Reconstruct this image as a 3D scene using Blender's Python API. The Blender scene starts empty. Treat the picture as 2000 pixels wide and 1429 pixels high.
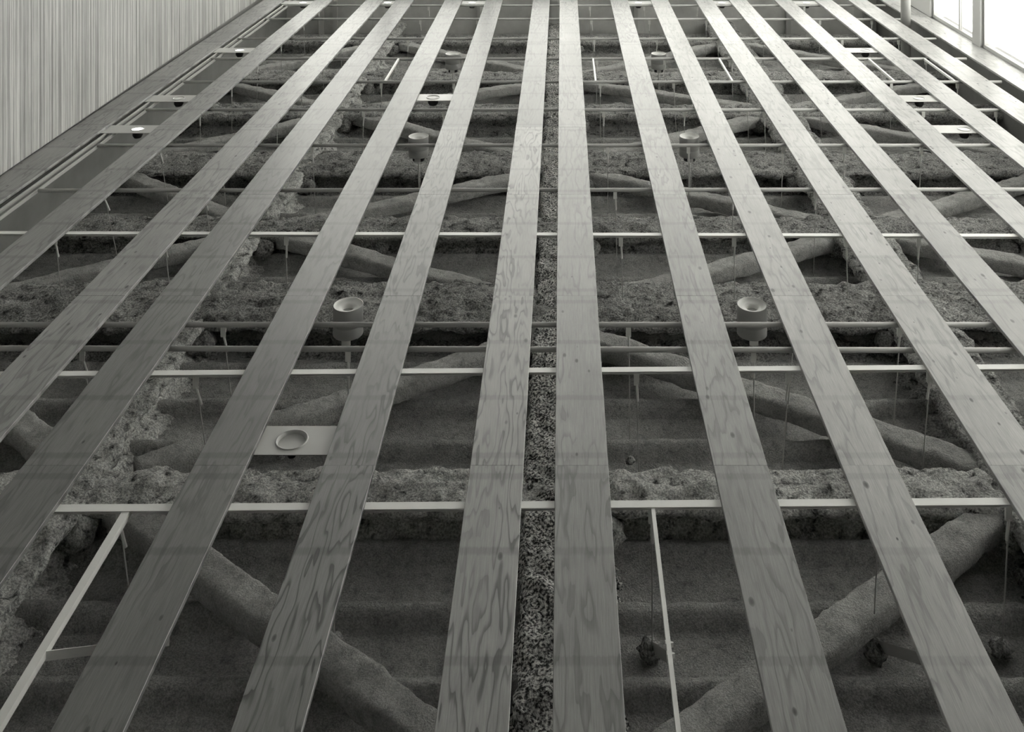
import bpy, bmesh, math, random
import numpy as np
from mathutils import Vector, Matrix, noise

random.seed(7)
S = bpy.context.scene
C = S.collection
EYE = 1.5                       # camera height above the floor
VX, VY, F = 1097.0, -405.0, 2000.0   # vanishing point of the room's length, focal length in px

# ------------------------------------------------------------------ camera (level view camera, picture upside down)
cd = bpy.data.cameras.new('camera'); cam = bpy.data.objects.new('camera', cd); C.objects.link(cam)
cam.matrix_world = Matrix(((-1, 0, 0, 0), (0, 0, -1, 0), (0, -1, 0, EYE), (0, 0, 0, 1)))
cd.sensor_width = 36; cd.lens = 36 * F / 2000
cd.shift_x = (1000 - VX) / 2000; cd.shift_y = (VY - 714.5) / 2000
cd.clip_start = 0.05; cd.clip_end = 300
S.camera = cam

# ------------------------------------------------------------------ sky, exposure
w = bpy.data.worlds.new('overcast_sky'); S.world = w; w.use_nodes = True
bg = w.node_tree.nodes['Background']
bg.inputs[0].default_value = (1.0, 0.995, 0.96, 1); bg.inputs[1].default_value = 12.0
S.view_settings.view_transform = 'Standard'; S.view_settings.look = 'None'
S.view_settings.gamma = 1; S.view_settings.exposure = -0.24; S.view_settings.use_curve_mapping = False

# ------------------------------------------------------------------ helpers (U = to the right in the picture, Y = away, Z = above the eye)
def W(u, y, z): return (-u, y, z + EYE)
def px(x, y, z):                 # a picture point at height z -> (U, Y)
    v = y - VY
    return ((x - VX) * z / v, F * z / v)

def link(name, me, parent=None, loc=None):
    o = bpy.data.objects.new(name, me); C.objects.link(o)
    if parent is not None:
        o.parent = parent
        pl = parent.matrix_basis.translation
        if parent.parent is not None: pl = pl + parent.parent.matrix_basis.translation
        o.location = -pl if loc is None else loc
    elif loc is not None: o.location = loc
    return o

def mesh(name, verts, faces, mat, parent=None, smooth=False, uvs=None):
    me = bpy.data.meshes.new(name)
    me.from_pydata([W(*v) for v in verts], [], [tuple(reversed(f)) for f in faces])
    if uvs is not None:
        uv = me.uv_layers.new(name='uv')
        li = np.zeros(len(me.loops), dtype=np.int32); me.loops.foreach_get('vertex_index', li)
        uv.data.foreach_set('uv', np.asarray(uvs, dtype=np.float32)[li].ravel())
    if smooth: me.polygons.foreach_set('use_smooth', [True] * len(me.polygons))
    me.materials.append(mat); me.update()
    return link(name, me, parent)

def tag(o, label=None, cat=None, group=None, kind=None):
    if label: o['label'] = label
    if cat: o['category'] = cat
    if group: o['group'] = group
    if kind: o['kind'] = kind
    return o

def thing(name, u, y, z, label, cat, group=None):
    o = bpy.data.objects.new(name, None); C.objects.link(o)
    o.location = W(u, y, z); o.empty_display_size = 0.1
    return tag(o, label, cat, group)

BF = [(0, 3, 2, 1), (4, 5, 6, 7), (0, 1, 5, 4), (1, 2, 6, 5), (2, 3, 7, 6), (3, 0, 4, 7)]
class MB:
    def __init__(s): s.v = []; s.f = []
    def box(s, u0, u1, y0, y1, z0, z1):
        return s.hexa([(u0, y0, z0), (u1, y0, z0), (u1, y1, z0), (u0, y1, z0), (u0, y0, z1), (u1, y0, z1), (u1, y1, z1), (u0, y1, z1)])
    def hexa(s, c):
        n = len(s.v); s.v += c; s.f += [tuple(n + i for i in q) for q in BF]; return s
    def tube(s, a, b, r, n=10, r2=None, caps=True):
        a = Vector(a); b = Vector(b); d = (b - a).normalized()
        x = d.cross(Vector((0, 0, 1)) if abs(d.z) < .9 else Vector((1, 0, 0))).normalized(); y = d.cross(x)
        k = len(s.v); r2 = r if r2 is None else r2
        for p, rr in ((a, r), (b, r2)):
            for i in range(n):
                t = 2 * math.pi * i / n
                s.v.append(tuple(p + x * math.cos(t) * rr + y * math.sin(t) * rr))
        for i in range(n):
            j = (i + 1) % n; s.f.append((k + i, k + j, k + n + j, k + n + i))
        if caps: s.f.append(tuple(k + i for i in reversed(range(n)))); s.f.append(tuple(k + n + i for i in range(n)))
        return s
    def lathe(s, c, prof, n=36):            # prof: (radius, z) list, open
        k = len(s.v); m = len(prof)
        for (r, z) in prof:
            for i in range(n):
                t = 2 * math.pi * i / n; s.v.append((c[0] + r * math.cos(t), c[1] + r * math.sin(t), c[2] + z))
        for j in range(m - 1):
            for i in range(n):
                i2 = (i + 1) % n
                s.f.append((k + j * n + i, k + j * n + i2, k + (j + 1) * n + i2, k + (j + 1) * n + i))
        return s
    def lump(s, c, r, seed, n=14):
        k = len(s.v)
        for j in range(n // 2 + 1):
            for i in range(n):
                th = math.pi * j / (n // 2); t = 2 * math.pi * i / n
                d = Vector((math.sin(th) * math.cos(t), math.sin(th) * math.sin(t), math.cos(th)))
                q = r * (1 + .45 * noise.noise(d * 2.3 + Vector((seed * 3.1, 0, 0))))
                s.v.append((c[0] + d.x * q, c[1] + d.y * q, c[2] + d.z * q * .8))
        for j in range(n // 2):
            for i in range(n):
                i2 = (i + 1) % n; s.f.append((k + j * n + i, k + (j + 1) * n + i, k + (j + 1) * n + i2, k + j * n + i2))
        return s
    def build(s, name, mat, parent=None, smooth=False): return mesh(name, s.v, s.f, mat, parent, smooth)

# ------------------------------------------------------------------ materials
def newmat(name, rough=.8, col=(.5, .5, .48), spec=.3):
    m = bpy.data.materials.new(name); m.use_nodes = True; nt = m.node_tree
    b = nt.nodes['Principled BSDF']; b.inputs['Roughness'].default_value = rough
    b.inputs['Base Color'].default_value = (*col, 1); b.inputs['Specular IOR Level'].default_value = spec
    return m, nt, b
def nd(nt, typ, **kw):
    n = nt.nodes.new(typ)
    for k, v in kw.items():
        if k.startswith('i_'): n.inputs[k[2:].replace('_', ' ')].default_value = v
        else: setattr(n, k, v)
    return n
TINT = .965
def ramp(nt, stops, interp='LINEAR', tint=False):
    n = nt.nodes.new('ShaderNodeValToRGB'); cr = n.color_ramp; cr.interpolation = interp
    while len(cr.elements) < len(stops): cr.elements.new(.5)
    for e, (p, c) in zip(cr.elements, stops):
        e.position = p; e.color = (c, c, c * TINT if c > 0 and tint else c, 1)
    return n
def math_(nt, op, a, b=None, c=None):
    n = nt.nodes.new('ShaderNodeMath'); n.operation = op
    for i, q in enumerate((a, b, c)):
        if q is None: continue
        if isinstance(q, (int, float)): n.inputs[i].default_value = q
        else: nt.links.new(q, n.inputs[i])
    return n.outputs[0]
def mul(nt, a, b, fac=1.0):
    n = nt.nodes.new('ShaderNodeMix'); n.data_type = 'RGBA'; n.blend_type = 'MULTIPLY'
    n.inputs[0].default_value = fac
    nt.links.new(a, n.inputs[6]); nt.links.new(b, n.inputs[7]); return n.outputs[2]
def bump(nt, h, bsdf, strength, dist, prev=None):
    n = nd(nt, 'ShaderNodeBump'); n.inputs['Strength'].default_value = strength; n.inputs['Distance'].default_value = dist
    nt.links.new(h, n.inputs['Height'])
    if prev: nt.links.new(prev, n.inputs['Normal'])
    nt.links.new(n.outputs[0], bsdf.inputs['Normal']); return n.outputs[0]

def wood(name, base, grain, knots, fig, BAND=.74):
    """softwood plywood strips; UV = metres (across, along); grain = depth of grain colour, fig = how wild the figure is"""
    m, nt, b = newmat(name, .39, spec=.55); L = nt.links
    tc = nd(nt, 'ShaderNodeTexCoord'); uv = tc.outputs['UV']
    oi = nd(nt, 'ShaderNodeObjectInfo')
    off = nd(nt, 'ShaderNodeCombineXYZ'); L.new(math_(nt, 'MULTIPLY', oi.outputs['Random'], 37.0), off.inputs[0]); L.new(math_(nt, 'MULTIPLY', oi.outputs['Random'], 91.0), off.inputs[2])
    add = nd(nt, 'ShaderNodeVectorMath', operation='ADD'); L.new(uv, add.inputs[0]); L.new(off.outputs[0], add.inputs[1])
    def mapped(sx, sy):
        mp = nd(nt, 'ShaderNodeMapping'); mp.inputs['Scale'].default_value = (sx, sy, 1); L.new(add.outputs[0], mp.inputs[0]); return mp.outputs[0]
    # contour-like figure of rotary cut veneer
    n1 = nd(nt, 'ShaderNodeTexNoise', i_Scale=1.0, i_Detail=2.5, i_Roughness=.55); L.new(mapped(11, 1.5), n1.inputs['Vector'])
    rings = math_(nt, 'FRACT', math_(nt, 'MULTIPLY', n1.outputs[0], fig))
    r1 = ramp(nt, [(0, 1 - grain), (.13, 1 - grain * .8), (.30, 1 - grain * .15), (.5, 1), (.85, .97), (.97, 1 - grain * .3), (1, 1 - grain)]); L.new(rings, r1.inputs[0])
    fade = nd(nt, 'ShaderNodeTexNoise', i_Scale=1.0, i_Detail=1); L.new(mapped(6, 1.1), fade.inputs['Vector'])
    rf = ramp(nt, [(.30, .1), (.52, 1.0)]); L.new(fade.outputs[0], rf.inputs[0])
    mx = nd(nt, 'ShaderNodeMix', data_type='RGBA'); L.new(rf.outputs[0], mx.inputs[0]); mx.inputs[6].default_value = (.93, .93, .93, 1); L.new(r1.outputs[0], mx.inputs[7])
    # fine fibre
    n2 = nd(nt, 'ShaderNodeTexNoise', i_Scale=1.0, i_Detail=5, i_Roughness=.7); L.new(mapped(260, 9), n2.inputs['Vector'])
    r2 = ramp(nt, [(.3, .72), (.7, 1.12)]); L.new(n2.outputs[0], r2.inputs[0])
    n3 = nd(nt, 'ShaderNodeTexNoise', i_Scale=1.0, i_Detail=3); L.new(mapped(5, 2.2), n3.inputs['Vector'])
    r3 = ramp(nt, [(.3, .87), (.7, 1.08)]); L.new(n3.outputs[0], r3.inputs[0])
    # knots
    vo = nd(nt, 'ShaderNodeTexVoronoi', i_Scale=1.0); L.new(mapped(17, 8), vo.inputs['Vector'])
    sep = nd(nt, 'ShaderNodeSeparateColor'); L.new(vo.outputs['Color'], sep.inputs[0])
    rad = math_(nt, 'MULTIPLY', math_(nt, 'MAXIMUM', math_(nt, 'SUBTRACT', sep.outputs[0], 1 - knots), 0.0), .095 / max(knots, .01))
    kd = math_(nt, 'DIVIDE', vo.outputs['Distance'], math_(nt, 'ADD', rad, .004))
    rk = ramp(nt, [(0, .13), (.5, .28), (.85, .62), (1.0, 1.0)]); L.new(math_(nt, 'MULTIPLY', kd, .5), rk.inputs[0])
    # dark bands across the boards, repeating along their length
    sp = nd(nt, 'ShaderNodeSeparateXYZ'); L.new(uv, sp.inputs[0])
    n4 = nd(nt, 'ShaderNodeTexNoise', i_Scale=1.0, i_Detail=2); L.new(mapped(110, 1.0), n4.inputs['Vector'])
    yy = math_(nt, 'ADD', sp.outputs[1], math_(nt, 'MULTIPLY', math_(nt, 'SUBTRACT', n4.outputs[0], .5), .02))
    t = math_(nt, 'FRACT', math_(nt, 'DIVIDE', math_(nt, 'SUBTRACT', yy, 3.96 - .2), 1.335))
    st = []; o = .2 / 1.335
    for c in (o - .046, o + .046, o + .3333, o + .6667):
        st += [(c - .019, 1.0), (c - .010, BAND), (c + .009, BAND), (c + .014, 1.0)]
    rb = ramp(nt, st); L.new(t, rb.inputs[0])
    bc = nd(nt, 'ShaderNodeRGB'); bc.outputs[0].default_value = (base, base, base * .97, 1)
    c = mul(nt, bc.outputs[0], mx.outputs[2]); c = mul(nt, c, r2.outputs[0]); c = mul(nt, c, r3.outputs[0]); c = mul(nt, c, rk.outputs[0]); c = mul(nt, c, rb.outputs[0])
    vr = ramp(nt, [(0, .9), (1, 1.08)]); L.new(oi.outputs['Random'], vr.inputs[0]); c = mul(nt, c, vr.outputs[0])
    L.new(c, b.inputs['Base Color'])
    bump(nt, n2.outputs[0], b, .15, .002)
    return m
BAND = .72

def fluff(name, dark, light, sc=1.0, pits=.35, bmp=.9, contrast=(.38, .62)):
    """sprayed mineral fibre"""
    m, nt, b = newmat(name, .95, spec=.05); L = nt.links
    ge = nd(nt, 'ShaderNodeNewGeometry'); P = ge.outputs['Position']
    a = nd(nt, 'ShaderNodeTexNoise', i_Scale=150 * sc, i_Detail=4, i_Roughness=.6); L.new(P, a.inputs['Vector'])
    c = nd(nt, 'ShaderNodeTexNoise', i_Scale=26 * sc, i_Detail=7, i_Roughness=.7, i_Distortion=.35); L.new(P, c.inputs['Vector'])
    d = nd(nt, 'ShaderNodeTexNoise', i_Scale=5, i_Detail=4); L.new(P, d.inputs['Vector'])
    r = ramp(nt, [(contrast[0], dark), (contrast[1], light)], tint=True); L.new(a.outputs[0], r.inputs[0])
    rp = ramp(nt, [(.33, 1 - pits), (.40, 1 - pits * .55), (.49, 1.0), (.7, 1.12)]); L.new(c.outputs[0], rp.inputs[0])
    rd = ramp(nt, [(.3, .8), (.7, 1.15)]); L.new(d.outputs[0], rd.inputs[0])
    k = mul(nt, mul(nt, r.outputs[0], rp.outputs[0]), rd.outputs[0]); L.new(k, b.inputs['Base Color'])
    h = math_(nt, 'ADD', math_(nt, 'MULTIPLY', a.outputs[0], .35), c.outputs[0])
    bump(nt, h, b, bmp, .02)
    return m

def plain(name, c, rough=.6, var=.06, sc=6, spec=.3):
    m, nt, b = newmat(name, rough, spec=spec); L = nt.links
    ge = nd(nt, 'ShaderNodeNewGeometry')
    a = nd(nt, 'ShaderNodeTexNoise', i_Scale=sc, i_Detail=5, i_Roughness=.6); L.new(ge.outputs['Position'], a.inputs['Vector'])
    r = ramp(nt, [(.3, c * (1 - var)), (.7, c * (1 + var))], tint=True); L.new(a.outputs[0], r.inputs[0]); L.new(r.outputs[0], b.inputs['Base Color'])
    return m

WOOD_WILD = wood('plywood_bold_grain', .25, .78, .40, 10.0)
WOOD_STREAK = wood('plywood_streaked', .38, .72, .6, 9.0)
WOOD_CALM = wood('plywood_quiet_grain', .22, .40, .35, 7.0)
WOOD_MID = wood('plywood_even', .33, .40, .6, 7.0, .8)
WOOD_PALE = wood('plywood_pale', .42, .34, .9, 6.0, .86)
FLUFF = fluff('sprayed_fireproofing', .36, .62, pits=.35, bmp=1.0)
FLUFF_PALE = fluff('sprayed_fireproofing_pale', .42, .95, .7, .9, 1.0)
FLUFF_BRACE = fluff('sprayed_fireproofing_brace', .42, .62, 1.0, .3, .8)
FLUFF_BEAM = fluff('sprayed_fireproofing_rough', .20, .60, .62, .9, 1.0)
FLUFF_SALT = fluff('sprayed_fireproofing_speckled', .05, .95, .6, .6, 1.0, (.42, .6))
WHITE = plain('white_enamel', .88, .4, .03)
GREYPIPE = plain('grey_painted_pipe', .52, .45, .05)
CAN = plain('grey_lacquered_metal', .42, .35, .03)
INNER = plain('white_reflector', .85, .5, .02)
BLACK = plain('black_metal', .03, .5, .1)
DULL = plain('brushed_plate_metal', .50, .38, .04, 3, .5)
WIRE = plain('galvanised_wire', .55, .4, .08, 30)
CONC_FAR = plain('pale_boarding', .62, .8, .1)
CONC = plain('smooth_concrete', .24, .8, .12, 3)
CONC_DK = plain('dark_painted_board', .22, .8, .1, 4)
FRAME = plain('white_window_frame', .50, .5, .02)
FLOORM = plain('dark_stone_floor', .14, .5, .08, 9)
GROUND = plain('pale_paving', .60, .9, .1, .7)
def glassmat(name='clear_glass', tr=.93):
    m = bpy.data.materials.new(name); m.use_nodes = True; nt = m.node_tree; nt.nodes.clear()
    o = nd(nt, 'ShaderNodeOutputMaterial'); t = nd(nt, 'ShaderNodeBsdfTransparent'); t.inputs[0].default_value = (tr, tr, tr, 1)
    g = nd(nt, 'ShaderNodeBsdfGlossy'); g.inputs['Roughness'].default_value = .02
    mx = nd(nt, 'ShaderNodeMixShader'); mx.inputs[0].default_value = .05
    nt.links.new(t.outputs[0], mx.inputs[1]); nt.links.new(g.outputs[0], mx.inputs[2]); nt.links.new(mx.outputs[0], o.inputs[0]); return m
GLASS = glassmat(); GLASS_DK = glassmat('dimmed_glass', .88)  # end wall panes darkened to cut their daylight on the far strips
def lampmat():
    m = bpy.data.materials.new('lit_lamp_lens'); m.use_nodes = True; b = m.node_tree.nodes['Principled BSDF']
    b.inputs['Base Color'].default_value = (.8, .8, .78, 1); b.inputs['Emission Color'].default_value = (1, 1, .97, 1); b.inputs['Emission Strength'].default_value = 3.0
    return m
LAMP = lampmat()
def wallmat():
    m, nt, b = newmat('combed_concrete', .85, spec=.15); L = nt.links
    ge = nd(nt, 'ShaderNodeNewGeometry')
    def mp(s):
        n = nd(nt, 'ShaderNodeMapping'); n.inputs['Scale'].default_value = s; L.new(ge.outputs['Position'], n.inputs[0]); return n.outputs[0]
    a = nd(nt, 'ShaderNodeTexNoise', i_Scale=1.0, i_Detail=4, i_Roughness=.65); L.new(mp((0, 40, .35)), a.inputs['Vector'])
    c = nd(nt, 'ShaderNodeTexNoise', i_Scale=1.0, i_Detail=3, i_Roughness=.7); L.new(mp((0, 110, 4)), c.inputs['Vector'])
    d = nd(nt, 'ShaderNodeTexNoise', i_Scale=2.0, i_Detail=3); L.new(ge.outputs['Position'], d.inputs['Vector'])
    r = ramp(nt, [(.34, .21), (.5, .40), (.66, .60)], tint=True); L.new(a.outputs[0], r.inputs[0])
    r2 = ramp(nt, [(.3, .78), (.7, 1.12)]); L.new(c.outputs[0], r2.inputs[0])
    r3 = ramp(nt, [(.3, .92), (.7, 1.06)]); L.new(d.outputs[0], r3.inputs[0])
    k = mul(nt, mul(nt, r.outputs[0], r2.outputs[0]), r3.outputs[0]); L.new(k, b.inputs['Base Color'])
    bump(nt, math_(nt, 'ADD', a.outputs[0], math_(nt, 'MULTIPLY', c.outputs[0], .3)), b, .6, .02)
    return m
COMBED = wallmat()

# ------------------------------------------------------------------ levels
HP = 2.60          # underside of the plywood strips
TP = .018          # strip thickness
ZR = HP + TP       # underside of the rails
ZB = 3.0           # underside of the sprayed beams
ZD = 3.20          # underside of the sprayed deck
YN, YE = 1.30, 13.40   # near end of what is built, end wall
UL, UR = -3.80, 4.28   # side walls

def struct(o): o['kind'] = 'structure'; return o

# floor, ground, walls, window wall
struct(MB().box(UL - .2, UR + .3, -4, YE + .2, -EYE - .2, -EYE).build('floor', FLOORM))
struct(MB().box(UL - 40, UR + 60, -40, YE + 60, -EYE - .4, -EYE - .21).build('ground_outside', GROUND))
# left wall: combed panels below the ceiling, smooth bulkhead above it
wl = struct(MB().box(UL - .2, UL - .02, -4, YE + .2, -EYE, 3.6).build('wall_left', CONC))
yp = -4.05
while yp < YE:
    y1 = min(yp + 1.2, YE)
    MB().box(UL - .02, UL, yp + .003, y1 - .003, -EYE, HP - .012).build('panel', COMBED, wl); yp += 1.2
struct(MB().box(UL - .018, -3.60, YN, YE, ZR + .03, 3.34).build('wall_upper_left', CONC))
struct(MB().box(UL - .2, UR + .3, -4.2, -4, -EYE, 3.6).build('wall_rear', CONC))
# right wall: windows between piers, from a sill up to the ceiling edge
wr = struct(MB().box(UR + .02, UR + .22, -4, 3.6, -EYE, HP).build('wall_right', CONC))
struct(MB().box(UR - .16, UR + .22, YN, YE, ZR + .005, 3.5).build('wall_upper_right', CONC_DK))
MB().box(UR, UR + .2, 3.6, YE, -EYE, -1.35).build('sill', FRAME, wr)
edges = [3.6, 5.0, 6.4, 7.8, 9.2, 10.45, 11.87, 13.2]
for i in range(len(edges)):
    a = edges[i]; wd = .20 if abs(a - 11.87) > .1 else .8
    MB().box(UR - .01, UR + .16, a, min(a + wd, YE), -1.35, HP).build('mullion', FRAME, wr)
for i in range(len(edges) - 1):
    a = edges[i] + (.20 if abs(edges[i] - 11.87) > .1 else .8); b = edges[i + 1]
    wn = struct(thing('window_%d' % (i + 1), UR + .05, (a + b) / 2, -1.35, None, None))
    fb = MB(); t = .035; z0, z1 = -1.35, HP
    for q in ((a, b, z0, z0 + t), (a, b, z1 - t, z1), (a, a + t, z0 + t, z1 - t), (b - t, b, z0 + t, z1 - t)): fb.box(UR + .02, UR + .075, q[0], q[1], q[2], q[3])
    m_ = a + (b - a) * .37 if i == 5 else None
    fb.build('window_frame', FRAME, wn)
    panes = [(a + t, b - t)]
    if m_:
        MB().box(UR + .03, UR + .06, m_ - .018, m_ + .018, z0 + t, z1 - t).build('glazing_bar', FRAME, wn)
        panes = [(a + t, m_ - .018), (m_ + .018, b - t)]
    for (p, q) in panes: MB().box(UR + .043, UR + .049, p, q, z0 + t, z1 - t).build('pane', GLASS, wn)
# end wall: unseen glazing added to light the strips, plain boards above the ceiling
we = struct(MB().box(UL - .2, UR + .3, YE, YE + .2, 2.30, 3.5).build('wall_far', CONC_FAR))
for k in range(7):
    u = UL + .1 + k * 1.33
    MB().box(u, u + .12, YE, YE + .15, -EYE, 2.30).build('mullion', FRAME, we)
for k in range(6):
    u = UL + .22 + k * 1.33
    MB().box(u, u + 1.21, YE + .06, YE + .066, -EYE, 2.30).build('pane', GLASS_DK, we)  # added unseen panes, lighting the strips
for i, (x, wdt) in enumerate(((628, 9), (655, 7), (935, 6), (1083, 14), (1242, 7), (1540, 9), (1690, 6))):
    u, _ = px(x, 30, ZR); u = (x - VX) * (YE - .05) / F
    MB().box(u - wdt * .0033, u + wdt * .0033, YE - .07, YE, ZR + .1, 3.28).build('stud', DULL, we)

# ------------------------------------------------------------------ sprayed deck: one surface with crosswise ribs
def fr(x, y, z, s, o=0.0): return noise.fractal((x * s + o, y * s, z * s), .9, 2.1, 3)
RIB0, RIBP = 3.96, .335
def deck():
    us = np.arange(UL, UR + .3, .045); ys = [YN]
    while ys[-1] < YE + .05: ys.append(ys[-1] + (.020 if ys[-1] < 7 else .032))
    v = []; f = []; nu = len(us)
    for y in ys:
        for u in us:
            wob = .012 * noise.noise((u * 1.7, y * 1.1, 5))
            t = ((y + wob - RIB0) / RIBP) % 1.0; d = min(t, 1 - t) * RIBP
            rib = .056 * max(0, 1 - (d / .058) ** 2) ** .6 if d < .058 else 0
            n = fr(u, y, 0, 9) * .008 + fr(u, y, 2, 26) * .005
            v.append((u, y, ZD - rib + n))
    for j in range(len(ys) - 1):
        for i in range(nu - 1):
            a = j * nu + i; f.append((a, a + nu, a + nu + 1, a + 1))
    return mesh('ceiling', v, f, FLUFF, None, True)
struct(deck())
struct(MB().box(UL - .2, UR + .3, -4, YE + .2, ZD + .06, ZD + .2).build('roof_slab', CONC_DK))
struct(MB().box(UL - .2, UR + .3, -4, YN, HP + .05, ZD + .06).build('ceiling_rear', CONC_DK))

# ------------------------------------------------------------------ sprayed beams
def ibeam_profile(wf, top=.215):         # lump-edged I section, bottom at 0
    h = wf / 2; wb = min(.07, h * .45)
    return [(-h - .06, top), (-h * .85, top - .035), (-wb - .03, top - .06), (-wb, top - .09), (-wb, .10), (-wb - .025, .075), (-h + .02, .062), (-h, .035), (-h + .018, .008),
            (0, -.004), (h - .018, .008), (h, .035), (h - .02, .062), (wb + .025, .075), (wb, .10), (wb, top - .09), (wb + .03, top - .06), (h * .85, top - .035), (h + .06, top)]
def resample(p, ds, closed=False):
    out = []; q = p + [p[0]] if closed else p
    for a, b in zip(q[:-1], q[1:]):
        n = max(1, int(math.ceil(math.dist(a, b) / ds)))
        out += [(a[0] + (b[0] - a[0]) * i / n, a[1] + (b[1] - a[1]) * i / n) for i in range(n)]
    if not closed: out.append(q[-1])
    return out
def sweep(A, B, prof, ds, amp, seed, closed=False, bend=None, far=1.0):
    """prof = (side, up) points carried from A to B (U, Y, Z), surface roughened like sprayed fibre"""
    A = Vector(A); B = Vector(B); L = (B - A).length; d = (B - A).normalized()
    s = d.cross(Vector((0, 0, 1))).normalized(); up = s.cross(d)
    P = resample(prof, ds, closed); m = len(P); n = max(2, int(L / ds)); v = []; f = []
    nr = []
    for i in range(m):
        a = P[(i - 1) % m] if closed or i else P[i]; b = P[(i + 1) % m] if closed or i < m - 1 else P[i]
        tx, ty = b[0] - a[0], b[1] - a[1]; l = math.hypot(tx, ty) or 1; nr.append((ty / l, -tx / l))
    for j in range(n + 1):
        o = A + d * (L * j / n)
        wob = .010 * noise.noise((j * ds * 1.3 + seed, 3.3, 0))
        for i, (x, z) in enumerate(P):
            p = o + s * x + up * z
            k = fr(p.x, p.y, p.z, 7, seed) * amp + fr(p.x, p.y, p.z, 24, seed) * amp * .55
            k += amp * .6 * noise.noise((p.x * 2.1 + seed, p.y * 2.1, p.z * 2.1))
            q = p + (s * nr[i][0] + up * nr[i][1]) * -k + s * wob
            v.append(tuple(q))
    mm = m if closed else m - 1
    for j in range(n):
        for i in range(mm):
            i2 = (i + 1) % m
            f.append((j * m + i, j * m + i2, (j + 1) * m + i2, (j + 1) * m + i))
    if closed: f.append(tuple(reversed(range(m)))); f.append(tuple(n * m + i for i in range(m)))
    return v, f
def beam(A, B, wf, ds, seed, label, mat=None, amp=.021):
    v, f = sweep(A, B, ibeam_profile(wf), ds, amp, seed)
    if A[1] == B[1]:                    # sprayed fillets where it meets the lengthways beams
        m = MB(); m.v = v; m.f = f
        for (u, w2, _, _) in LB:
            for sx in (-1, 1):
                for sy in (-1, 1): m.lump((u + sx * (w2 / 2 - .01), A[1] + sy * (wf / 2 - .01), ZB + .11), .085, seed + sx * 3 + sy, 16)
    o = mesh('sprayed_beam', v, f, mat or FLUFF_BEAM, None, True)
    return tag(o, label, 'beam', 'fireproofed beams above the plywood strips')
LB = [(-2.19, .32, FLUFF_PALE, 'long rough sprayed beam running lengthways in the left half of the ceiling'),
      (.015, .35, FLUFF_SALT, 'speckled sprayed beam running lengthways in the gap between the two central strips'),
      (2.05, .40, FLUFF_BEAM, 'long sprayed beam running lengthways in the right half, with dark hollow side')]
for i, (u, wf, mt, lb) in enumerate(LB):
    beam((u, YN, ZB), (u, YE, ZB), wf, .018, 10 + i * 7, lb, mt)
XB = [
      (4.30, 4.58, 'crosswise sprayed beam directly behind the nearest white rail'),
      (5.79, 6.32, 'broad crosswise sprayed beam above the two big cylinder lights'),
      (6.98, 7.29, 'third crosswise sprayed beam in view, behind the mid-ceiling rails'),
      (8.12, 8.60, 'fourth crosswise sprayed beam in view, beside the second pair of cylinder lights'),
      (9.55, 9.92, 'fifth crosswise sprayed beam in view, beyond the second pair of cylinder lights'),
      (10.72, 11.10, 'sixth crosswise sprayed beam in view, at the farthest pair of cylinder lights'),
      (12.35, 12.65, 'farthest crosswise sprayed beam, in front of the end wall')]
for i, (a, b, lb) in enumerate(XB):
    beam((UL + .18, (a + b) / 2, ZB + .004), (UR - .14, (a + b) / 2, ZB + .004), b - a, .018 if b < 7 else .026, 50 + i * 5, lb, FLUFF_PALE if i == 0 else FLUFF_BEAM)

# ------------------------------------------------------------------ sprayed diagonal braces between the beams
def brace(A, B, label, seed, wd=.145, hh=.095):
    h = wd / 2; pr = []
    for k in range(14):
        t = 2 * math.pi * k / 14; c, s_ = math.cos(t), math.sin(t)
        pr.append((h * math.copysign(abs(c) ** .4, c), hh / 2 * math.copysign(abs(s_) ** .4, s_)))
    v, f = sweep(A, B, pr, .02, .009, seed, True)
    tag(mesh('diagonal_brace', v, f, FLUFF_BRACE, None, True), label, 'brace', 'sprayed diagonal braces under the deck')
ZC = 3.07
cols = {'left of centre': (-2.0, 0.0), 'right of centre': (2.0, 0.0), 'along the left wall': (-2.2, -3.6), 'along the window wall': (2.2, 4.0)}
bays = [('nearest bay', 4.40, 3.10, 1), ('bay behind the nearest white rail', 4.62, 5.75, 0), ('third bay', 7.05, 6.10, 1), ('fourth bay', 7.22, 8.25, 0),
        ('fifth bay', 9.65, 8.45, 1), ('sixth bay', 9.85, 10.8, 0), ('farthest bay', 12.4, 11.0, 1)]
sd = 200
for (bn, y0, y1, _) in bays:
    for cn, (uo, ui) in cols.items():
        sd += 3
        if cn in ('left of centre', 'right of centre'):
            a, b = (uo * .96, y0, ZC), (ui + math.copysign(.12, uo), y1, ZC)
        else:
            a, b = (uo, y0, ZC), (ui, y1, ZC)
        brace(a, b, 'sprayed diagonal brace in the %s, %s' % (bn, cn), sd)

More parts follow.
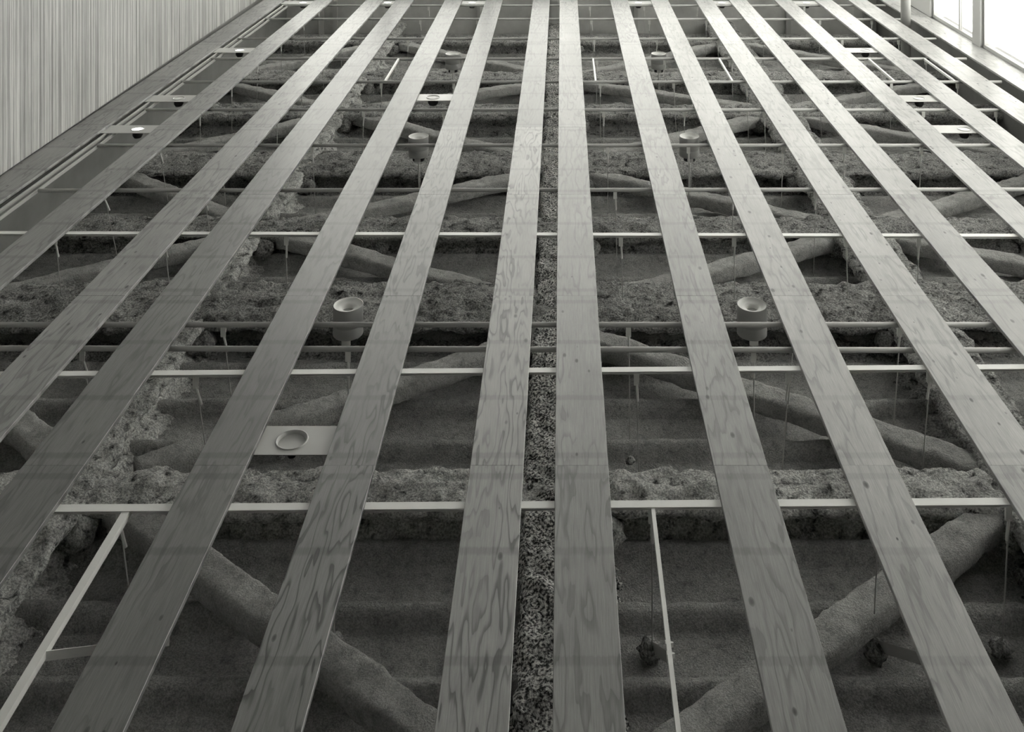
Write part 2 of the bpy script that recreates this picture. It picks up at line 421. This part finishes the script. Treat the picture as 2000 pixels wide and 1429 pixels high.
# ------------------------------------------------------------------ plywood strips: each row is a thing, its boards are parts
ROWS = [  # left edge far, left edge near, right edge far, right edge near (picture points), material, label
 ((516, 0), (34, 320), (556, 0), (34, 370), 'k', 'plywood strip lying tight against the combed left wall'),
 ((615, 0), (34, 467), (649, 0), (34, 532), 'k', 'first free plywood strip out from the left wall'),
 ((715, 0), (34, 697), (749, 0), (34, 817), 'k', 'second free plywood strip out from the left wall, dark at its near end'),
 ((773, 0), (34, 922), (808, 0), (34, 1092), 'c', 'third free plywood strip from the left wall, crossing the long left beam'),
 ((869, 0), (116.5, 1393), (903, 0), (257, 1393), 'm', 'plywood strip passing left of the big left cylinder light'),
 ((949, 0), (462, 1393), (982, 0), (599, 1393), 'w', 'plywood strip with bold swirling dark grain, right of the left cylinder light'),
 ((1041, 0), (853, 1393), (1074, 0), (995, 1393), 's', 'streaked knotty plywood strip just left of the speckled centre beam'),
 ((1093, 0), (1079.5, 1393), (1128, 0), (1220, 1393), 'k', 'nearly upright plywood strip just right of the speckled centre beam'),
 ((1192, 0), (1501.5, 1393), (1226, 0), (1645, 1393), 'k', 'plywood strip passing left of the big right cylinder light'),
 ((1271, 0), (1843, 1393), (1305, 0), (1967, 1353), 'p', 'pale knot-dotted plywood strip passing right of the big right cylinder light'),
 ((1358, 0), (1967, 965), (1392, 0), (1967, 794), 'p', 'pale plywood strip covering the long right beam'),
 ((1424, 0), (1967, 656), (1458, 0), (1967, 558), 'p', 'fifth plywood strip in from the windows'),
 ((1513, 0), (1967, 434), (1546, 0), (1967, 375), 'p', 'fourth plywood strip in from the windows, beside the small light plates'),
 ((1592, 0), (1967, 301), (1625, 0), (1967, 256), 'p', 'third plywood strip in from the windows'),
 ((1657, 0), (1967, 219), (1693, 0), (1967, 180), 'p', 'second plywood strip in from the windows'),
 ((1722, 0), (1967, 156), (1821, 36), (1967, 120), 'p', 'wide pale strip along the top of the windows')]
MT = {'c': WOOD_CALM, 'm': WOOD_CALM, 'k': WOOD_MID, 'w': WOOD_WILD, 's': WOOD_STREAK, 'p': WOOD_PALE}
def edge(far, near):
    (u0, y0), (u1, y1) = px(*far, HP), px(*near, HP)
    return lambda y: u0 + (u1 - u0) * (y - y0) / (y1 - y0)
JO = [3.96 + 1.335 * k for k in range(-2, 9)]
def board(u00, u01, u10, u11, y0, y1, mat, parent, dz):
    bv = .0015; v = []; f = []; n = 10
    z0, z1 = HP + dz, HP + TP
    ringsv = []
    for k in range(n + 1):
        t = k / n; y = y0 + (y1 - y0) * t; a = u00 + (u10 - u00) * t; b = u01 + (u11 - u01) * t
        w1 = .0012 * noise.noise((a * 9, y * 5, 1)); w2 = .0012 * noise.noise((b * 9, y * 5, 4))
        v += [(a + bv + w1, y, z0), (b - bv + w2, y, z0), (b + w2, y, z0 + bv), (b + w2, y, z1), (a + w1, y, z1), (a + w1, y, z0 + bv)]
    for k in range(n):
        for i in range(6):
            j = (i + 1) % 6; f.append((k * 6 + j, k * 6 + i, (k + 1) * 6 + i, (k + 1) * 6 + j))
    f.append((0, 1, 2, 3, 4, 5)); f.append(tuple(n * 6 + i for i in (5, 4, 3, 2, 1, 0)))
    uvs = [(p[0], p[1]) for p in v]
    return mesh('board', v, f, mat, parent, False, uvs)
EDG = []
for r, (lf, ln, rf_, rn, mt, lb) in enumerate(ROWS):
    L_, R_ = edge(lf, ln), edge(rf_, rn); EDG.append((L_, R_))
    root = thing('plywood_strip', (L_(7) + R_(7)) / 2, YN, HP, lb, 'wood strip', 'plywood strips of the open ceiling')
    for j in range(len(JO) - 1):
        y0, y1 = JO[j] + .0006, min(JO[j + 1] - .0006, YE - .01)
        if y0 > YE - .2: continue
        m = MT[mt]
        if mt == 'w' and j not in (0, 1, 2, 3, 4): m = WOOD_CALM
        if mt == 's' and j > 4: m = WOOD_CALM
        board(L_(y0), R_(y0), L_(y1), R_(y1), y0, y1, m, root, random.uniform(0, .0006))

# ------------------------------------------------------------------ crosswise rails with their hangers
LAT = [-3.0, -2.36, -1.64, -.98, .35, 1.02, 1.68, 2.35, 3.0, 3.6]
RAILS = [ # (y left, y right) in picture, section, label, hangers (x at rail, lean)
 (999, 985, 'sq', 'white square rail nearest the camera, brightest of all the rails', [(238, .12), (660, -.03), (1274, .0), (1719, -.045), (1975, -.05)]),
 (735, 721, 'sq', 'second white square rail, just below the two round pipes in the picture', [(386, .14), (1244, .02), (1542, -.07), (1820, -.08)]),
 (680, 684, 'pipe', 'round grey pipe next to the second white rail, under the cylinder light tops', [(160, .17), (680, .0), (1472, .0)]),
 (634, 634, 'pipe', 'round grey pipe crossing the middle of the two big cylinder lights', [(437, .11), (1228, .01), (1551, -.08), (1758, -.065)]),
 (458, 463, 'sq', 'rail crossing at mid-height of the picture, first behind the broad sprayed beam', [(106, .1), (320, .1), (559, 0), (1213, .03), (1434, 0), (1652, .02), (1793, -.03)]),
 (372, 370, 'pipe', 'sixth crossing rail from the camera, clear of any light', [(205, .2), (400, .13), (1202, .02), (1432, -.02), (1594, -.03)]),
 (284, 284, 'pipe', 'seventh crossing rail, in front of the second pair of cylinder lights', [(312, .15), (430, .1), (610, .05), (1187, 0), (1345, 0), (1530, -.04), (1650, -.05), (1800, -.05)]),
 (214, 215, 'pipe', 'eighth crossing rail, just below the small lit disc plate', None),
 (160, 160, 'pipe', 'ninth crossing rail, lower end of the short lengthways bars', None),
 (115, 115, 'pipe', 'tenth crossing rail, upper end of the short lengthways bars', None),
 (76, 76, 'pipe', 'eleventh crossing rail, third before the end wall', None),
 (37, 38, 'pipe', 'twelfth crossing rail, next to last before the end wall', None),
 (11, 11, 'pipe', 'farthest crossing rail, at the end wall', None)]
def hanger(root, u, y, z, m, ztop=ZD + .01, r=.0028):
    v = F * z / y; vt = F * ztop / y; ut = u + m * (vt - v) * y / F
    h = MB().tube((u, y, z + .03), (ut, y, ztop), r, 7)
    o = h.build('hanger', WIRE, root, True)
    c = MB().box(u - .011, u + .011, y - .004, y - .002, z - .001, z + .052).box(u - .011, u + .011, y + .002, y + .004, z - .001, z + .03)
    c.box(u - .014, u - .011, y - .006, y + .006, z, z + .05); c.tube((u, y, z + .045), (u + (ut - u) * .3, y, z + .045 + (ztop - z) * .14), .006, 8)
    c.build('clip', WHITE, o)
RY = []
for (ya, yb, sec, lb, hg) in RAILS:
    zc = ZR + .0125
    Ya, Yb = F * zc / (ya - VY), F * zc / (yb - VY)
    u0, u1 = -3.46, 4.0
    # picture left/right edges -> straight line in plan
    ua, ub = (34 - VX) * zc / (ya - VY), (1967 - VX) * zc / (yb - VY)
    g = lambda u, Ya=Ya, Yb=Yb, ua=ua, ub=ub: Ya + (Yb - Ya) * (u - ua) / (ub - ua)
    RY.append(g)
    if hg is None: u1 = 4.0
    ys, ye = g(u0), g(u1)
    root = thing('ceiling_rail', u0, ys, ZR, lb, 'rail', 'crosswise rails carrying the plywood strips')
    b = MB(); n = 1
    if sec == 'sq':
        for (q, z0, z1) in ((.019, ZR, ZR + .004), (.003, ZR + .004, ZR + .014), (.008, ZR + .014, ZR + .018)):
            b.hexa([(u0, ys - q, z0), (u1, ye - q, z0), (u1, ye + q, z0), (u0, ys + q, z0), (u0, ys - q, z1), (u1, ye - q, z1), (u1, ye + q, z1), (u0, ys + q, z1)])
        b.build('rail', WHITE, root)
    else:
        b.tube((u0, ys, zc), (u1, ye, zc), .0125, 20).build('rail', GREYPIPE, root, True)
    if hg is None:
        for u in LAT:
            hanger(root, u, g(u), ZR + .02, random.uniform(-.05, .05))
    else:
        ym = (ya + yb) / 2
        for (x, m) in hg:
            u = (x - VX) * zc / (ym - VY); hanger(root, u, g(u), ZR + .02, m)
# sprayed lumps round the near hanger heads
for i, (x, y, r) in enumerate(((1270, 1262, .045), (1709, 1262, .045), (1955, 1258, .04), (652, 1240, .03), (1230, 872, .022), (548, 884, .02))):
    u, yy = px(x, y, 3.15)
    if i == 4: u, yy = px(x, y, 3.1)
    tag(MB().lump((u, yy, 3.165), r, i + 1).build('fireproofing_lump', FLUFF_BEAM, None, True),
        ['dark sprayed lump at the hanger head right of the centre strips', 'dark sprayed lump at the hanger head left of the pale knotty strip', 'dark sprayed lump at the hanger head by the right picture edge',
         'small sprayed lump at the hanger head beside the bold-grained strip', 'small dark lump at the hanger head right of centre, behind the second white rail', 'small lump behind the blank disc plate'][i], 'lump')

# lengthways bars between crosswise rails
def bar(name, u0, y0, u1, y1, wdt, lb, hgt=.02, mat=None, z=ZR + .003):
    h = wdt / 2
    b = MB().hexa([(u0 - h, y0, z), (u0 + h, y0, z), (u1 + h, y1, z), (u1 - h, y1, z), (u0 - h, y0, z + hgt), (u0 + h, y0, z + hgt), (u1 + h, y1, z + hgt), (u1 - h, y1, z + hgt)])
    return tag(b.build(name, mat or WHITE), lb, 'bar')
Yn = RY[0](0)
bar('lengthways_bar', -1.59, 1.9, -1.59, Yn - .014, .028, 'white bar running to the lower left corner from the nearest rail', .025)
bb = bar('lengthways_bar', .318, 1.9, .335, Yn - .014, .014, 'thin white bar running down from the nearest rail, right of the centre strips', .02)
bt = MB()
for dy in (3.115, 3.155): bt.hexa([(.32, dy, ZR + .004), (.345, dy + .004, ZR + .004), (.345, dy + .008, ZR + .004), (.32, dy + .016, ZR + .004), (.32, dy, ZR + .018), (.345, dy + .004, ZR + .018), (.345, dy + .008, ZR + .018), (.32, dy + .016, ZR + .018)])
bt.build('barb', WHITE, bb)
for i, (u, q) in enumerate(((-1.61, 'left'), (.31, 'centre'), (1.555, 'right of centre'), (3.03, 'first towards the windows'), (3.58, 'second towards the windows'), (3.88, 'next to the windows'))):
    bar('lengthways_bar', u, RY[8](u) + .013, u, RY[9](u) - .013, (.016 if i != 5 else .024), 'short thin bar between the ninth and tenth rails, %s' % q)
# slanting straps near the camera
def strap(pa, pb, za, zb, hgt, lb, mat=None):
    (u0, y0), (u1, y1) = px(*pa, za), px(*pb, zb)
    b = MB().hexa([(u0, y0, za), (u1, y1, zb), (u1, y1 + .003, zb), (u0, y0 + .003, za), (u0, y0, za + hgt), (u1, y1, zb + hgt), (u1, y1 + .003, zb + hgt), (u0, y0 + .003, za + hgt)])
    tag(b.build('flat_strap', mat or DULL), lb, 'strap')
strap((86, 1272), (330, 1243), ZR + .003, 2.75, .030, 'white flat strap branching off the left lengthways bar near the camera', WHITE)
strap((1712, 1250), (1880, 1298), 3.13, 2.95, .042, 'grey flat strap slanting behind the pale knot-dotted strip near the camera')
strap((1272, 1252), (1303, 1272), 3.13, 3.05, .042, 'short grey flat strap behind the thin white bar near the camera')

# long channel beside the left wall strip
L0, R0 = EDG[0]
ch = MB()
y0, y1 = YN, YE - .02
for (o0, o1, za, zb) in ((.030, .046, ZR + .004, ZR + .010), (.030, .034, ZR + .010, ZR + .034), (.085, .093, ZR + .012, ZR + .034)):
    ch.hexa([(R0(y0) + o0, y0, za), (R0(y0) + o1, y0, za), (R0(y1) + o1, y1, za), (R0(y1) + o0, y1, za), (R0(y0) + o0, y0, zb), (R0(y0) + o1, y0, zb), (R0(y1) + o1, y1, zb), (R0(y1) + o0, y1, zb)])
tag(ch.build('edge_channel', DULL), 'long thin metal channel beside the strip along the left wall', 'channel')

# ------------------------------------------------------------------ cylinder lights
def cylinder_light(u, y, z, lb, white_box):
    root = thing('cylinder_light', u, y, z, lb, 'light', 'cylinder downlights above the strips')
    R = .077; H_ = .152
    MB().lathe((u, y, z), [(R - .003, .0), (R, .0), (R, H_ - .06), (R - .002, H_ - .057), (R - .002, H_ - .054), (R, H_ - .051), (R, H_ - .004), (R - .004, H_), (.0, H_)], 48).build('housing', CAN, root, True)
    MB().lathe((u, y, z), [(R - .003, 0), (R - .004, .008), (R - .012, .013), (R - .025, .016), (.032, .018), (.030, .05), (.0, .052)], 48).build('reflector', INNER, root, True)
    MB().lathe((u, y, z + .030), [(.0, .004), (.030, .004), (.030, .016)], 32).build('lens', CAN, root)
    MB().lathe((u, y, z + H_), [(.045, 0), (.045, .034), (.0, .034)], 24).build('canopy', BLACK, root, True)
    MB().box(u - .022, u + .022, y - .060, y - .046, z + H_ + .001, z + H_ + .030).build('junction_block', WHITE if white_box else GREYPIPE, root)
    zt = 3.02 if (u > 0 and y != 7.9) else ZD
    s = MB().tube((u + .002, y, z + H_ + .03), (u + .002, y, zt), .006, 10); s.tube((u + .014, y - .01, z + H_ + .03), (u + .014, y - .01, zt), .002, 6); s.build('stem', WIRE, root, True)
names = ['near', 'second', 'third']
for k, y in enumerate((5.30, 7.90, 10.40)):
    z = 2.648
    for (u, sdn) in ((-1.105, 'left'), (.985, 'right')):
        lb = {('near', 'left'): 'big cylinder light in the left half, open rim and white block showing',
              ('near', 'right'): 'big cylinder light in the right half, open rim and white block showing',
              ('second', 'left'): 'middle-distance grey cylinder light left of centre, half behind a strip',
              ('second', 'right'): 'middle-distance grey cylinder light right of centre, crossed by a rail',
              ('third', 'left'): 'farthest small cylinder light left of centre',
              ('third', 'right'): 'farthest small cylinder light right of centre'}[(names[k], sdn)]
        cylinder_light(u, y, z, lb, k == 0)

# ------------------------------------------------------------------ flat plates with a round light, lying on two neighbouring strips
def plate(xc, yc, rl, lb, lit, ra):
    """xc, yc picture centre of the disc; rl = row on its left; spans to the next row"""
    z = ZR + .001
    u, y = px(xc, yc, z)
    ul = EDG[rl][1](y) - .05; ur = EDG[rl + 1][0](y) + .05
    root = thing('light_plate', (ul + ur) / 2, y, z, lb, 'light', 'flat light plates bridging two strips')
    n = 40; hw = .092; v = []; f = []
    # plate with a round hole
    out = []
    for k in range(n):
        t = 2 * math.pi * k / n; c, s_ = math.cos(t), math.sin(t)
        q = []
        if c > 1e-6: q.append((ur - u) / c)
        if c < -1e-6: q.append((ul - u) / c)
        if abs(s_) > 1e-6: q.append(hw / abs(s_))
        m = min(q); out.append((u + c * m, y + s_ * m))
    # snap nearest samples to the corners
    for (cu, cy) in ((ul, y - hw), (ul, y + hw), (ur, y - hw), (ur, y + hw)):
        i = min(range(n), key=lambda k: math.dist(out[k], (cu, cy))); out[i] = (cu, cy)
    for k in range(n):
        t = 2 * math.pi * k / n
        v += [(out[k][0], out[k][1], z), (u + ra * math.cos(t), y + ra * math.sin(t), z), (out[k][0], out[k][1], z + .003), (u + ra * math.cos(t), y + ra * math.sin(t), z + .003)]
    for k in range(n):
        a, b = 4 * k, 4 * ((k + 1) % n)
        f += [(a, a + 1, b + 1, b), (a + 2, b + 2, b + 3, a + 3), (a, b, b + 2, a + 2), (a + 1, a + 3, b + 3, b + 1)]
    mesh('plate', v, f, DULL, root)
    MB().lathe((u, y, z), [(ra + .004, .0), (ra + .002, -.004), (ra - .002, -.004), (ra - .006, .004), (ra - .008, .014)], 40).build('trim_ring', DULL, root, True)
    MB().lathe((u, y, z + (.010 if lit == 0 else .002)), [(ra - .003, .0), (.0, .0)], 36).build('lens', LAMP if lit == 2 else (INNER if lit == 1 else DULL), root)
    hs = .35 if lit == 0 else .8
    MB().lathe((u, y, z + .016), [(ra * hs, 0), (ra * hs, .03), (ra * hs * .7, .05), (.0, .052)], 24).build('housing', BLACK, root, True)
plate(570, 859, 4, 'blank grey disc plate between strips at lower left of the picture', 0, .062)
plate(269, 252, 0, 'glowing light plate beside the left wall strip, nearest of the three there', 2, .048)
plate(349, 192, 0, 'dim light plate beside the left wall strip, middle of the three there', 1, .048)
plate(468, 98, 0, 'glowing light plate beside the left wall strip, farthest of the three there', 2, .048)
plate(846, 190, 4, 'light plate with pale lens above the left middle-distance cylinder light', 1, .055)
plate(1883, 252, 12, 'pale blank light plate near the windows, nearest of the three there', 1, .048)
plate(1795, 192, 12, 'pale light plate near the windows, middle of the three there', 1, .048)
plate(1690, 98, 12, 'pale light plate near the windows, farthest of the three there', 1, .048)
for (x, r, q) in ((592, 0, 'beside the left wall strip'), (757, 2, 'between the second and third free strips'), (922, 4, 'left of the centre strips'), (1247, 8, 'right of the centre strips'), (1410, 10, 'beside the long right beam'), (1575, 12, 'towards the windows')):
    plate(x, 5, r, 'lit light plate in the far row, %s' % q, 2, .05)

# ------------------------------------------------------------------ round column by the windows
MB_ = MB().tube((3.93, 11.7, -EYE), (3.93, 11.7, ZD), .055, 24)
tag(MB_.build('round_column', FRAME, None, True), 'slim white round column standing by the window wall and passing through the ceiling', 'column')
